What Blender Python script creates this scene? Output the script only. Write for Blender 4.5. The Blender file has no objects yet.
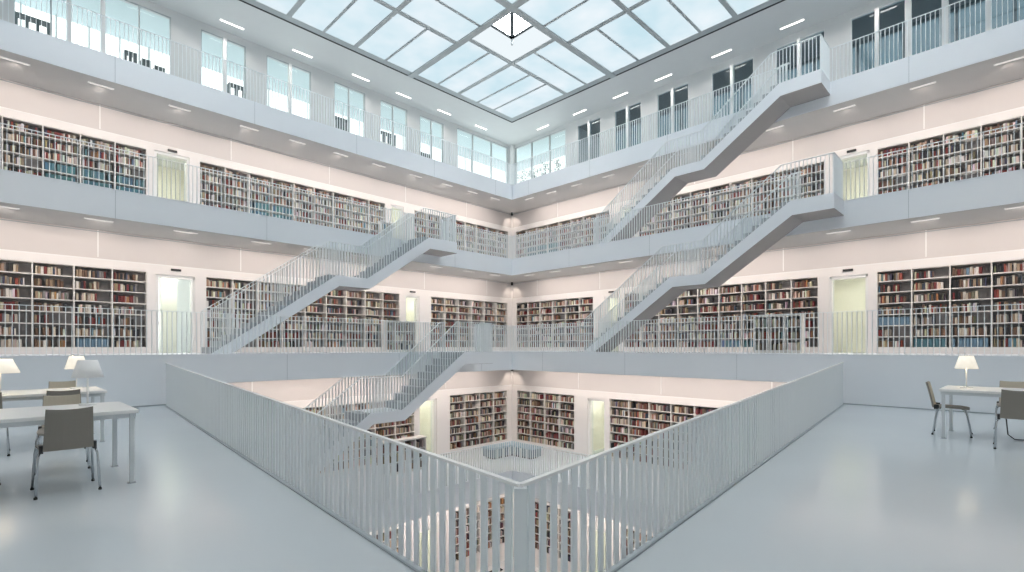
import bpy, bmesh, math, random
from mathutils import Vector, Matrix
random.seed(11)
sc = bpy.context.scene
COL = sc.collection
R2 = math.sqrt(2.0)
CAMZ = 1.37
F = 500.0

# ---------------------------------------------------------------- materials
MATS = {}
def mat(name, col, rough=0.5, spec=0.5, metal=0.0, vary=0.0, scale=3.0, bump=0.0, emit=None, strength=0.0, attr=None):
    m = bpy.data.materials.new(name); m.use_nodes = True
    nt = m.node_tree; b = nt.nodes['Principled BSDF']
    b.inputs['Base Color'].default_value = (*col, 1)
    b.inputs['Roughness'].default_value = rough
    b.inputs['Metallic'].default_value = metal
    b.inputs['Specular IOR Level'].default_value = spec
    if emit:
        b.inputs['Emission Color'].default_value = (*emit, 1)
        b.inputs['Emission Strength'].default_value = strength
    tc = nt.nodes.new('ShaderNodeTexCoord')
    if vary > 0 or bump > 0:
        n = nt.nodes.new('ShaderNodeTexNoise'); n.inputs['Scale'].default_value = scale; n.inputs['Detail'].default_value = 4
        nt.links.new(tc.outputs['Object'], n.inputs['Vector'])
    if vary > 0:
        r = nt.nodes.new('ShaderNodeMixRGB'); r.blend_type = 'MIX'
        r.inputs[1].default_value = (*[c * (1 - vary) for c in col], 1)
        r.inputs[2].default_value = (*[min(1, c * (1 + vary)) for c in col], 1)
        nt.links.new(n.outputs['Fac'], r.inputs[0]); nt.links.new(r.outputs[0], b.inputs['Base Color'])
    if bump > 0:
        bp = nt.nodes.new('ShaderNodeBump'); bp.inputs['Strength'].default_value = bump; bp.inputs['Distance'].default_value = 0.01
        nt.links.new(n.outputs['Fac'], bp.inputs['Height']); nt.links.new(bp.outputs[0], b.inputs['Normal'])
    if attr:
        a = nt.nodes.new('ShaderNodeAttribute'); a.attribute_name = attr
        nt.links.new(a.outputs['Color'], b.inputs['Base Color'])
    MATS[name] = m
    return m

def glow(name, col, strength, vary=0.0, scale=0.6):
    m = bpy.data.materials.new(name); m.use_nodes = True
    nt = m.node_tree; nt.nodes.clear()
    o = nt.nodes.new('ShaderNodeOutputMaterial'); e = nt.nodes.new('ShaderNodeEmission')
    e.inputs['Color'].default_value = (*col, 1); e.inputs['Strength'].default_value = strength
    if vary > 0:
        tc = nt.nodes.new('ShaderNodeTexCoord')
        n = nt.nodes.new('ShaderNodeTexNoise'); n.inputs['Scale'].default_value = scale; n.inputs['Detail'].default_value = 3
        nt.links.new(tc.outputs['Object'], n.inputs['Vector'])
        cr = nt.nodes.new('ShaderNodeValToRGB')
        cr.color_ramp.elements[0].position = 0.3; cr.color_ramp.elements[1].position = 0.7
        cr.color_ramp.elements[0].color = (col[0] * (1 - vary), col[1] * (1 - vary * .45), col[2] * (1 - vary * .3), 1)
        cr.color_ramp.elements[1].color = (min(1, col[0] * (1 + vary * .4)), min(1, col[1] * (1 + vary * .2)), min(1, col[2] * (1 + vary * .15)), 1)
        nt.links.new(n.outputs['Fac'], cr.inputs[0]); nt.links.new(cr.outputs[0], e.inputs['Color'])
    nt.links.new(e.outputs[0], o.inputs[0])
    MATS[name] = m
    return m

def glass(name, tint, refl=0.12):
    m = bpy.data.materials.new(name); m.use_nodes = True
    nt = m.node_tree; nt.nodes.clear()
    o = nt.nodes.new('ShaderNodeOutputMaterial')
    t = nt.nodes.new('ShaderNodeBsdfTransparent'); t.inputs[0].default_value = (*tint, 1)
    g = nt.nodes.new('ShaderNodeBsdfGlossy'); g.inputs['Roughness'].default_value = 0.02
    fr = nt.nodes.new('ShaderNodeLayerWeight'); fr.inputs['Blend'].default_value = .5
    pw = nt.nodes.new('ShaderNodeMath'); pw.operation = 'POWER'; pw.inputs[1].default_value = 4.0
    ml = nt.nodes.new('ShaderNodeMath'); ml.operation = 'MULTIPLY'; ml.inputs[1].default_value = .45
    nt.links.new(fr.outputs['Facing'], pw.inputs[0]); nt.links.new(pw.outputs[0], ml.inputs[0])
    ad = nt.nodes.new('ShaderNodeMath'); ad.operation = 'ADD'; ad.inputs[1].default_value = refl; ad.use_clamp = True
    mx = nt.nodes.new('ShaderNodeMixShader')
    nt.links.new(ml.outputs[0], ad.inputs[0]); nt.links.new(ad.outputs[0], mx.inputs[0])
    nt.links.new(t.outputs[0], mx.inputs[1]); nt.links.new(g.outputs[0], mx.inputs[2]); nt.links.new(mx.outputs[0], o.inputs[0])
    MATS[name] = m
    return m

mat('paint', (.82, .855, .895), .5, .4, vary=.02, scale=1.5)
mat('soffit', (.53, .525, .52), .8, .2, vary=.02)  # thin grey sheets under the gallery slabs, underside shade put into the colour
mat('stairsoffit_shade', (.36, .35, .35), .8, .2, vary=.03)  # dark plate below each stair; the shade there is painted in
mat('wall', (.84, .815, .80), .7, .3, vary=.02, scale=1.2)
mat('wallpanel', (.64, .61, .60), .75, .25, vary=.03, scale=.9)
mat('frame', (.86, .86, .85), .45, .4, vary=.01)
mat('floor', (.61, .665, .70), .15, .6, vary=.05, scale=.55)
mat('lowfloor', (.8, .8, .8), .4, .4, vary=.03)
mat('rail', (.83, .87, .885), .4, .5, vary=.01)
mat('ceil', (.72, .725, .72), .7, .3, vary=.02)
mat('nearwall', (.80, .80, .79), .7, .3, vary=.02)
mat('step', (.40, .435, .465), .5, .4, vary=.03, scale=8)
mat('shelf', (.80, .78, .75), .5, .3, vary=.01)
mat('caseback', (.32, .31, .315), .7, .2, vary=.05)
mat('books', (.5, .4, .3), .65, .25, attr='Col')
mat('paper', (.80, .74, .62), .8, .2, vary=.05, scale=40)
mat('beam', (.46, .49, .50), .5, .4, vary=.03)
mat('dark', (.03, .03, .032), .5, .4, vary=.1)
mat('greyline', (.35, .39, .42), .6, .3, vary=.02)
mat('yellowpaint', (.90, .87, .79), .7, .2, vary=.02)
mat('whitepaint', (.86, .87, .87), .6, .3, vary=.01)
mat('taupe', (.27, .245, .215), .55, .3, vary=.05, scale=6, bump=.05)
mat('beige', (.56, .50, .40), .5, .3, vary=.04, scale=6)
mat('chrome', (.55, .57, .59), .25, .5, metal=1.0, vary=.02)
mat('table', (.86, .86, .85), .3, .5, vary=.01)
mat('tableleg', (.66, .69, .71), .35, .5, vary=.01)
mat('shade', (.9, .85, .75), .7, .2, vary=.02, emit=(1, .90, .76), strength=.34)
mat('shade_off', (.95, .95, .95), .7, .2, vary=.02)
mat('seatblue', (.22, .30, .345), .8, .2, vary=.08, scale=10)
mat('seatblue_lit', (.45, .58, .66), .7, .2, vary=.05, scale=10)  # bench blue made lighter: light falling on its top put into the colour
mat('darkfurn', (.10, .12, .13), .6, .3, vary=.1)
mat('ceil_unlit', (.17, .19, .20), .7, .2, vary=.05)  # gloom of the unlit right-hand rooms put into their ceiling colour
mat('rubber', (.04, .04, .04), .8, .2, vary=.1)
mat('leaf', (.08, .22, .17), .6, .3, vary=.2, scale=20)
mat('roomblue', (.52, .62, .65), .6, .3, vary=.03)
glow('skypane', (.70, .80, .855), .68, .24, .5)
glow('lantern', (.88, .96, 1.0), .60)
glow('lantern_top', (1, .99, .98), 38)
glow('striplamp', (1, .95, .90), .5)
glow('toplamp', (1, .96, .92), 3.0)
glow('shadebulb', (1, .86, .66), 8.0)
glow('roomlamp', (1, 1, .88), 12.0)
glow('daywindow', (.96, .98, 1.0), 1.6, .06, .8)
glow('duskwindow', (.27, .38, .43), .38, .25, .6)
glass('glass', (.96, .985, .97), .03)
glass('glassdark', (.85, .92, .95), .11)
MATNAMES = MATS

# ---------------------------------------------------------------- mesh builder
class MB:
    def __init__(self): self.v = []; self.f = []; self.c = []
    def hexa(self, p, col=None):          # 8 points: bottom 0-3 ccw, top 4-7
        n = len(self.v); self.v += [tuple(q) for q in p]
        fs = [(3, 2, 1, 0), (4, 5, 6, 7), (0, 1, 5, 4), (1, 2, 6, 5), (2, 3, 7, 6), (3, 0, 4, 7)]
        self.f += [tuple(n + i for i in f) for f in fs]
        self.c += [col] * 6
    def prism(self, bottom, top, col=None):
        n = len(self.v); k = len(bottom)
        self.v += [tuple(q) for q in bottom] + [tuple(q) for q in top]
        self.f.append(tuple(n + i for i in reversed(range(k)))); self.f.append(tuple(n + k + i for i in range(k)))
        for i in range(k):
            j = (i + 1) % k; self.f.append((n + i, n + j, n + k + j, n + k + i))
        self.c += [col] * (k + 2)
    def quad(self, p, col=None):
        n = len(self.v); self.v += [tuple(q) for q in p]; self.f.append(tuple(range(n, n + len(p)))); self.c.append(col)
    def box(self, x0, x1, y0, y1, z0, z1, col=None):
        self.hexa([(x0, y0, z0), (x1, y0, z0), (x1, y1, z0), (x0, y1, z0), (x0, y0, z1), (x1, y0, z1), (x1, y1, z1), (x0, y1, z1)], col)
    def bar(self, a, b, w, h, up=(0, 0, 1)):   # rectangular bar a->b, w sideways, h along up
        a = Vector(a); b = Vector(b); d = (b - a).normalized(); s = d.cross(Vector(up)).normalized() * w / 2; u = s.cross(d).normalized() * h / 2
        q = [a - s - u, a + s - u, a + s + u, a - s + u, b - s - u, b + s - u, b + s + u, b - s + u]
        self.hexa(q)
    def tube(self, pts, r, k=8, r2=None):
        pts = [Vector(p) for p in pts]; rings = []
        for i, p in enumerate(pts):
            d = (pts[min(i + 1, len(pts) - 1)] - pts[max(i - 1, 0)]).normalized()
            a = d.cross(Vector((0, 0, 1)));
            if a.length < 1e-3: a = Vector((1, 0, 0))
            a.normalize(); b = d.cross(a)
            rr = r if r2 is None else r + (r2 - r) * i / (len(pts) - 1)
            n = len(self.v)
            self.v += [tuple(p + rr * (math.cos(2 * math.pi * j / k) * a + math.sin(2 * math.pi * j / k) * b)) for j in range(k)]
            rings.append(n)
        for i in range(len(rings) - 1):
            for j in range(k):
                jj = (j + 1) % k
                self.f.append((rings[i] + j, rings[i] + jj, rings[i + 1] + jj, rings[i + 1] + j)); self.c.append(None)
        self.f.append(tuple(rings[0] + j for j in reversed(range(k)))); self.f.append(tuple(rings[-1] + j for j in range(k))); self.c += [None, None]
    def mesh(self, name, m, loc=(0, 0, 0), smooth=False):
        me = bpy.data.meshes.new(name)
        lx, ly, lz = loc
        me.from_pydata([(x - lx, y - ly, z - lz) for x, y, z in self.v], [], self.f)
        if any(c is not None for c in self.c):
            a = me.color_attributes.new('Col', 'FLOAT_COLOR', 'CORNER')
            for p in me.polygons:
                c = self.c[p.index] or (.5, .5, .5)
                for li in p.loop_indices: a.data[li].color = (*c, 1)
        if len(self.f) < 20000:
            bm = bmesh.new(); bm.from_mesh(me); bmesh.ops.recalc_face_normals(bm, faces=bm.faces); bm.to_mesh(me); bm.free()
        me.materials.append(MATS[m])
        if smooth:
            for p in me.polygons: p.use_smooth = True
        me.update()
        return me
    def build(self, name, m, parent=None, smooth=False, bevel=0.0):
        loc = (0, 0, 0)
        if parent is not None: loc = WL[parent.name]
        o = bpy.data.objects.new(name, self.mesh(name, m, loc, smooth)); COL.objects.link(o)
        WL[o.name] = loc
        if parent is not None: o.parent = parent
        if bevel:
            b = o.modifiers.new('b', 'BEVEL'); b.width = bevel; b.segments = 2; b.limit_method = 'ANGLE'
        return o
WL = {}
def tag(o, label=None, cat=None, group=None, kind=None):
    if label: o['label'] = label
    if cat: o['category'] = cat
    if group: o['group'] = group
    if kind: o['kind'] = kind
    return o
def empty(name, loc, label=None, cat=None, group=None, kind=None, rz=0.0):
    o = bpy.data.objects.new(name, None); o.empty_display_size = .1
    o.location = loc; o.rotation_euler = (0, 0, rz); COL.objects.link(o)
    WL[o.name] = tuple(loc) if rz == 0 else (0, 0, 0)
    return tag(o, label, cat, group, kind)
def struct(name, mb, m, parent=None, **k):
    o = mb.build(name, m, parent, **k)
    if parent is None: o['kind'] = 'structure'
    return o
def copy_tree(o, parent=None):
    c = o.copy(); COL.objects.link(c); WL[c.name] = WL.get(o.name, (0, 0, 0))
    if parent is not None: c.parent = parent
    for ch in list(o.children): copy_tree(ch, c)
    return c

# ------------------------------------------------- diamond frame: t runs along a side, c across it (both = metres * sqrt2)
def P(s, t, c, z): return (s * (c + t) / 2, (c - t) / 2, z)
def tbox(mb, s, t0, t1, c0, c1, z0, z1, col=None):
    mb.hexa([P(s, t0, c0, z0), P(s, t1, c0, z0), P(s, t1, c1, z0), P(s, t0, c1, z0),
             P(s, t0, c0, z1), P(s, t1, c0, z1), P(s, t1, c1, z1), P(s, t0, c1, z1)], col)
def ubox(mb, s, u0, u1, c, d0, d1, z0, z1, col=None):   # u measured on plane c ; d offsets (metres) from the plane, outward +
    tbox(mb, s, 2 * u0 - c, 2 * u1 - c, c + d0 * R2, c + d1 * R2, z0, z1, col)
def mitre(mb, s, c0, c1, tend, z0, z1):                  # strip of a gallery from the far corner (mitred on x=0) to t=tend
    mb.hexa([P(s, -c0, c0, z0), P(s, tend, c0, z0), P(s, tend, c1, z0), P(s, -c1, c1, z0),
             P(s, -c0, c0, z1), P(s, tend, c0, z1), P(s, tend, c1, z1), P(s, -c1, c1, z1)])
def ux(px, c):                                            # u on plane c of a measured column
    q = abs(px - 512) / F
    return c * q / (1 + q)
def spot(loc, e, col, ang=150, tilt=None):
    l = bpy.data.lights.new('strip_glow', 'SPOT'); l.energy = e; l.color = col; l.spot_size = math.radians(ang); l.spot_blend = .6; l.shadow_soft_size = 0.0
    o = bpy.data.objects.new('strip_glow', l); o.location = loc; COL.objects.link(o)
    if tilt is not None: o.rotation_euler = Vector(tilt).to_track_quat('-Z', 'Y').to_euler()
    return o
SIDE = {-1: 'left', 1: 'right'}
CY = 12.0

LV = {-1: dict(z=-7.09, v=15.0), 0: dict(z=-2.95, v=17.5), 1: dict(z=1.19, v=20.0), 2: dict(z=5.33, v=22.5), 3: dict(z=9.47, v=25.0)}
for k in LV: LV[k]['w'] = LV[k]['v'] + 5.15
TH = .73
CEIL = 13.46
NEARC = -6.15         # near outer wall: |x| = y - NEARC

# ---------------------------------------------------------------- slabs (gallery floors with their fascia and soffit)
names = {1: 'pale blue-grey eye-level gallery slab', 2: 'pale gallery slab one storey up', 3: 'pale gallery slab two storeys up', 0: 'pale gallery slab one storey below'}
for k in (1, 2):
    c0, c1 = LV[k]['v'], LV[k]['w'] + .5
    for s in (-1, 1):
        mb = MB(); mitre(mb, s, c0, c1, -NEARC, LV[k]['z'] - TH, LV[k]['z'])
        o = struct('floor', mb, 'paint')
        g = MB()
        offs = {1: (1.15, 3.68, 6.2), 2: (2.3, 4.85, 7.4, 9.95, 12.5)}[k]
        for u in offs: ubox(g, s, u, u + .005, c0, -.002, .01, LV[k]['z'] - TH, LV[k]['z'])
        g.build('joint', 'greyline', o)
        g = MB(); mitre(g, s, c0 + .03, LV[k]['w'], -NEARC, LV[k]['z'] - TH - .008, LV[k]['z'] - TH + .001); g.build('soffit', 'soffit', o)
        g = MB(); ubox(g, s, 0.0, 13, c0, -.012, .0, LV[k]['z'] - .02, LV[k]['z']); g.build('edge_trim', 'paint', o)
def ring(mb, r0, r1, z0, z1, cy=CY):
    a = [(0, cy + r0), (-r0, cy), (0, cy - r0), (r0, cy)]; b = [(0, cy + r1), (-r1, cy), (0, cy - r1), (r1, cy)]
    for i in range(4):
        j = (i + 1) % 4
        mb.hexa([(*a[i], z0), (*b[i], z0), (*b[j], z0), (*a[j], z0), (*a[i], z1), (*b[i], z1), (*b[j], z1), (*a[j], z1)])
mb = MB(); ring(mb, 13.0, 18.6, LV[3]['z'] - TH, LV[3]['z']); o = struct('floor', mb, 'paint')
g = MB()
for s in (-1, 1):
    for u in (.79, 3.36, 5.92, 8.49, 11.06): ubox(g, s, u, u + .006, 25.0, -.002, .01, LV[3]['z'] - TH, LV[3]['z'])
g.build('joint', 'greyline', o)
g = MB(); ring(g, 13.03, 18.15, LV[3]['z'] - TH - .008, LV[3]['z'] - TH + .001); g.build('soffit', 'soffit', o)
mb = MB(); ring(mb, 5.5, 11.3, LV[0]['z'] - TH, LV[0]['z']); struct('floor', mb, 'paint')
mb = MB(); r = 9.0; mb.prism([(0, CY + r, -7.3), (-r, CY, -7.3), (0, CY - r, -7.3), (r, CY, -7.3)], [(0, CY + r, -7.09), (-r, CY, -7.09), (0, CY - r, -7.09), (r, CY, -7.09)])
struct('floor', mb, 'lowfloor')
# terrace floor (camera side)
NL = (-8.17, 11.80); NR = (7.97, 12.03); NN = (.04, 2.42)
def inset(p, q, d):   # direction helpers for the near balustrade
    pass
low = [NL, NN, NR, (13.08, 6.92), (0, NEARC), (-13.08, 6.92)]
mb = MB()
mb.prism([(x, y, -.6) for x, y in [NL, NN, (0, NEARC), (-13.08, 6.92)]], [(x, y, 0) for x, y in [NL, NN, (0, NEARC), (-13.08, 6.92)]])
mb.prism([(x, y, -.6) for x, y in [NN, NR, (13.08, 6.92), (0, NEARC)]], [(x, y, 0) for x, y in [NN, NR, (13.08, 6.92), (0, NEARC)]])
struct('floor', mb, 'floor')
# walls below the eye-level gallery that close the terrace (left and right), with dark floor joint
for s in (-1, 1):
    e = NL if s < 0 else NR
    ua = abs(e[0]); mb = MB(); ubox(mb, s, ua, 13.05, 20.0, .002, .25, -.6, 1.17); struct('wall_' + SIDE[s], mb, 'paint')
    mb = MB(); ubox(mb, s, ua, 13.0, 20.0, -.022, .0, 0, .022); struct('baseboard_' + SIDE[s], mb, 'greyline')

# ---------------------------------------------------------------- walls with openings
def wall(s, c, th, z0, z1, u_end, ops, m='wall', zsplit=None):
    """ops: (u0,u1,za,zb) openings sorted by u. Two meshes: lower body and the upper panel band."""
    mb = MB(); zs = zsplit if zsplit else z1
    t0 = -c
    def seg(u0, u1, za, zb):
        if u1 - u0 > 1e-4 and zb - za > 1e-4: ubox(mb, s, u0, u1, c, 0, th, za, zb)
    cur = 0.0
    for (a, b, za, zb) in sorted(ops):
        seg(cur, a, z0, zs); seg(a, b, z0, za); seg(a, b, zb, zs); cur = b
    seg(cur, u_end, z0, zs)
    # corner fill
    mb.hexa([P(s, -c, c, z0), P(s, -c + .02, c, z0), P(s, -c + .02, c + th * R2, z0), P(s, -c - th * R2, c + th * R2, z0),
             P(s, -c, c, z1), P(s, -c + .02, c, z1), P(s, -c + .02, c + th * R2, z1), P(s, -c - th * R2, c + th * R2, z1)])
    o = struct('wall_' + SIDE[s], mb, m)
    if zsplit:
        mb = MB(); ubox(mb, s, 0, u_end, c, .03, th, zs, z1); p = mb.build('upper_panel', 'wallpanel', o)
    return o

PAL = [('cream', (.60, .53, .43)), ('tan', (.36, .27, .19)), ('brown', (.17, .11, .08)), ('dark red', (.19, .05, .05)), ('red', (.33, .09, .07)),
       ('black', (.045, .045, .05)), ('navy', (.075, .085, .12)), ('white', (.74, .70, .65)), ('olive', (.17, .16, .115)), ('grey', (.24, .23, .225)),
       ('orange', (.42, .22, .12)), ('teal', (.10, .21, .25)), ('blue', (.17, .27, .36)), ('pale', (.50, .45, .40))]
PD = dict(PAL)
WEI = [14, 14, 17, 11, 3, 11, 6, 7, 6, 9, 2, 1, 1, 8]
class Rec: pass
BOOKS = []        # every book as a record
def shelf_books(s, c, u0, u1, z, rowh, depth0, tag_, fill, blue=False):
    """fills one shelf row of one bay; picture-left is larger u on the left wall, smaller u on the right wall"""
    L = (u1 - u0) * R2 - .04; x = .012 + random.random() * .02; i = 0
    end = L * fill
    hue = random.choice([None, None, 'dark red', 'cream', 'brown', 'black', 'white'])
    gapat = random.random() if random.random() < .25 else 2
    while x < end:
        w = random.choice([.028, .034, .04, .046, .055, .065])
        if blue: w = random.choice([.06, .07])
        if x + w > end + .01: break
        h = rowh * random.uniform(.56, .78)
        if blue: h = rowh * .80
        name = random.choices([p[0] for p in PAL], WEI)[0]
        if hue and random.random() < .3: name = hue
        if blue: name = blue
        r = Rec(); r.s = s; r.c = c; r.w = w * .94; r.h = h; r.d = random.uniform(.15, .20); r.z = z; r.col = name; r.tag = tag_; r.i = i
        xm = x + w / 2 + .02
        r.u = (u1 - xm / R2) if s < 0 else (u0 + xm / R2)
        r.front = depth0 + random.uniform(.0, .03)
        BOOKS.append(r); i += 1
        x += w
        if random.random() < .03: x += random.uniform(.03, .09)
        if gapat < 1 and x > gapat * L: x += .08; gapat = 2

def bookcase(s, c, u0, u1, n, z0, z1, rows, label, fills=(.75, 1.0), bays=None, blues={}, group=None, depth=.30, name='bookcase', run=None):
    um = (u0 + u1) / 2
    o = empty(name, P(s, 2 * um - c, c + .15 * R2, z0), label, 'bookcase', group)
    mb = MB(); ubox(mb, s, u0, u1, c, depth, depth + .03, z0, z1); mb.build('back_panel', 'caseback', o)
    bw = (u1 - u0) / n
    for i in range(n + 1):
        mb = MB(); ua = u0 + i * bw; e = .014 / R2
        a = ua - e if 0 < i < n else (ua if i == 0 else ua - 2 * e)
        ubox(mb, s, a, a + 2 * e, c, .0, depth, z0, z1); mb.build('divider', 'shelf', o)
    rh = (z1 - z0) / rows
    for j in range(rows + 1):
        mb = MB(); zz = z0 + j * rh; a = zz - .012 if 0 < j < rows else (zz if j == 0 else zz - .024)
        ubox(mb, s, u0 + .01, u1 - .01, c, .005, depth, a, a + .024); mb.build('shelf', 'shelf', o)
    for i in range(n):
        for j in range(rows):
            f = random.uniform(*fills)
            if random.random() < .06: f *= .6
            bl = blues.get((i, j), False)
            shelf_books(s, c, u0 + i * bw, u0 + (i + 1) * bw, z0 + j * rh + .0125 + (.012 if j == 0 else 0), rh - .03, .03, (run, i, j, rows, n), f if not bl else .95, bl)
    return o

BZ = .155; SHH = 2.23
wallband = .24
words_level = {-1: 'lowest visible storey', 0: 'storey below the terrace', 1: 'eye-level storey', 2: 'storey above eye level'}
RUNS = {
 1: [(.205, 3.52, 6, 'beside the far corner'), (4.60, 9.56, 9, 'behind the staircase'), (10.60, 14.60, 7, 'beyond the wide doorway')],
 2: [(.195, 4.53, 8, 'beside the far corner'), (5.58, 10.64, 9, 'between the two doorways'), (11.66, 15.68, 7, 'beyond the wide doorway')],
 0: [(.205, 2.52, 4, 'beside the far corner'), (3.68, 9.6, 10, 'beyond the doorway')],
 -1: [(.205, 2.2, 4, 'beside the far corner'), (3.6, 6.4, 5, 'beyond the doorway')]}
DOORS = {1: [(3.93, 4.43), (9.76, 10.46)], 2: [(4.93, 5.40), (10.84, 11.53)], 0: [(2.97, 3.56)], -1: [(2.65, 3.2)]}
DH = {1: 2.33, 2: 2.40, 0: 2.30, -1: 2.2}
dn = 0
for k in (-1, 0, 1, 2):
    z = LV[k]['z']; c = LV[k]['w']; top = (LV[k + 1]['z'] - TH)
    uend = (c - NEARC) / 2 if k > 0 else c - CY + .2
    hz = SHH if k >= 0 else 1.86; rows = 7 if k >= 0 else 6; bz = BZ if k >= 0 else .66
    for s in (-1, 1):
        ops = [(a, b, z + bz, z + bz + hz) for a, b, n, d in RUNS[k]] + [(a, b, z, z + DH[k]) for a, b in DOORS[k]]
        wo = wall(s, c, .36, z, top, uend, ops, 'wall', z + 2.62)
        g = MB()
        for q in range(6):
            u = 1.18 + 2.55 * q + (1.1 if k == 2 else 0) + (-1.1 if k == 0 else 0)
            if .3 < u < uend: ubox(g, s, u, u + .02, c, .022, .05, z + 2.66, top)
        g.build('panel_joint', 'frame', wo)
        g = MB(); ubox(g, s, 0.0, uend, c, -.006, .03, z + 2.585, z + 2.615); g.build('cornice', 'frame', wo)
        g = MB(); ubox(g, s, 0.0, uend, c, .0, .06, top - .06, top - .045); g.build('shadow_gap', 'greyline', wo)
        for ri, (a, b, n, d) in enumerate(RUNS[k]):
            blues = {}
            if k == 1 and ri == 2:
                if s < 0: blues = {(1, 0): 'blue', (0, 5): False}
                else: blues = {(2, 0): 'blue', (1, 0): 'teal', (0, 2): 'blue'}
            if k == 2 and s < 0 and ri == 2: blues = {(i, j): 'teal' for i in (0, 1, 2) for j in (2, 3)}
            if k == 2 and s < 0 and ri == 1: blues = {(i, j): 'teal' for i in (5, 6) for j in (2, 3)}
            if k == 2 and s > 0 and ri == 0: blues = {(i, j): 'teal' for i in (1, 2, 3) for j in (2, 3)}
            if k == 1 and ri == 1 and s > 0: blues = {(5, 0): 'blue', (6, 0): 'teal'}
            bookcase(s, c, a, b, n, z + bz, z + bz + hz, rows,
                     'built-in white bookcase full of books, %s wall, %s, %s' % (SIDE[s], words_level[k], d),
                     fills=((.62, .95) if k == 1 else (.84, 1.0)), blues=blues, group='built-in gallery bookcases', run=(k, s, ri))
        # doorways with the lit room behind
        for di, (a, b) in enumerate(DOORS[k]):
            dn += 1
            zt = z + DH[k]
            fr = MB(); e = .05
            for (ua, ub) in ((a, a + e), (b - e, b)): ubox(fr, s, ua, ub, c, .04, .30, z, zt)
            ubox(fr, s, a, b, c, .04, .30, zt - .08, zt)
            wide = (b - a) > .6
            gm = 'frame'
            fo = struct('door_%d' % dn, fr, gm)
            g = MB(); ubox(g, s, a + e, b - e, c, .20, .212, z, zt - .08); g.build('glass_pane', 'glass', fo)
            g = MB(); uu = a + e + .02 if s < 0 else b - e - .02
            g.bar(P(s, 2 * uu - c, c + .14 * R2, z + .9), P(s, 2 * uu - c, c + .14 * R2, z + 1.2), .025, .025); g.build('door_handle', 'chrome', fo)
            # room behind
            r0, r1 = a - .35, b + .55
            dep = 2.6
            white = (k == 1 and s < 0 and di == 1)
            mb = MB()
            ubox(mb, s, r0, r1, c, dep, dep + .06, z, z + 2.7); ubox(mb, s, r0 - .06, r0, c, .36, dep + .06, z, z + 2.7); ubox(mb, s, r1, r1 + .06, c, .36, dep + .06, z, z + 2.7)
            struct('wall_back', mb, 'whitepaint' if white else 'yellowpaint')
            mb = MB(); ubox(mb, s, r0, r1, c, .36, dep, z - .06, z); struct('floor', mb, 'floor')
            mb = MB(); ubox(mb, s, r0, r1, c, .36, dep, z + 2.7, z + 2.76); struct('ceiling', mb, 'whitepaint')
            um = (a + b) / 2
            lo = empty('ceiling_light', P(s, 2 * um - c, c + 1.2 * R2, z + 2.64), 'strip light on the ceiling inside the %s %s doorway, %s' % (SIDE[s], 'wide' if wide else 'narrow', words_level[k]), 'ceiling light', 'lights inside the doorways')
            mb = MB(); ubox(mb, s, um - .32, um + .32, c, 1.12, 1.28, z + 2.67, z + 2.70); mb.build('housing', 'frame', lo)
            mb = MB(); ubox(mb, s, um - .30, um + .30, c, 1.14, 1.26, z + 2.645, z + 2.67); mb.build('diffuser', 'roomlamp', lo); X_, Y_, _ = P(s, 2 * um - c, c + 1.2 * R2, 0); spot((X_, Y_, z + 2.6), 26, (1, .98, .88), 170, (0, 0, -1))
            if white:
                mb = MB(); ubox(mb, s, r0 + .35, r1 - .02, c, dep - .05, dep - .01, z + .1, z + 2.35); w_ = struct('window_9', mb, 'daywindow')
                g = MB()
                for q in range(4): ubox(g, s, r0 + .35 + q * .25, r0 + .37 + q * .25, c, dep - .09, dep - .05, z + .1, z + 2.35)
                ubox(g, s, r0 + .35, r1 - .02, c, dep - .09, dep - .05, z + .95, z + 1.03)
                g.build('window_frame', 'greyline', w_)
                mb = MB(); ubox(mb, s, a + .12, a + .42, c, 1.5, 1.9, z, z + 2.5); struct('wall_pier', mb, 'yellowpaint')
                bookcase(s, c + 1.0 * R2, a - .72, a - .38, 1, z, z + 2.2, 7, 'narrow bookcase inside the bright left doorway at eye level', run=(9, s, 0), name='bookcase')
        # sensor above wide door
            if wide or k == 1:
                mb = MB(); ubox(mb, s, um - .09, um + .09, c, -.05, 0, z + 2.46, z + 2.52)
                o = mb.build('door_sensor', 'dark'); tag(o, 'small dark sensor box above the %s %s doorway, %s' % (SIDE[s], 'wide' if wide else 'narrow', words_level[k]), 'sensor', 'sensors above the doorways')
    # tiny dark corner downlight
    cy = c - .25
    mb = MB(); mb.tube([(0, cy, top), (0, cy, top - .16)], .06, 10)
    o = mb.build('spotlight', 'dark', smooth=False); tag(o, 'small black spotlight in the far corner under the %s soffit' % {-1: 'lowest', 0: 'eye-level', 1: 'second', 2: 'upper'}[k], 'spotlight', 'corner spotlights')

# ---------------------------------------------------------------- near (camera side) outer walls
mb = MB()
for s in (-1, 1):
    a = (0, NEARC); b = (s * 18.15, CY)
    n = (s * .4, -.4)
    mb.hexa([(*a, -.6), (*b, -.6), (b[0] + n[0], b[1] + n[1], -.6), (a[0] + n[0], a[1] + n[1], -.6), (*a, CEIL), (*b, CEIL), (b[0] + n[0], b[1] + n[1], CEIL), (a[0] + n[0], a[1] + n[1], CEIL)])
struct('wall_near', mb, 'nearwall')
for zz, h, rr in ((-7.09, 3.41, 8.15), (-2.95, 2.35, 10.65)):
    mb = MB()
    for s in (-1, 1):
        a = (0, CY - rr); b = (s * rr, CY); n = (s * .2, -.2)
        mb.hexa([(*a, zz), (*b, zz), (b[0] + n[0], b[1] + n[1], zz), (a[0] + n[0], a[1] + n[1], zz), (*a, zz + h), (*b, zz + h), (b[0] + n[0], b[1] + n[1], zz + h), (a[0] + n[0], a[1] + n[1], zz + h)])
    struct('wall_near', mb, 'wall')

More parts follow.
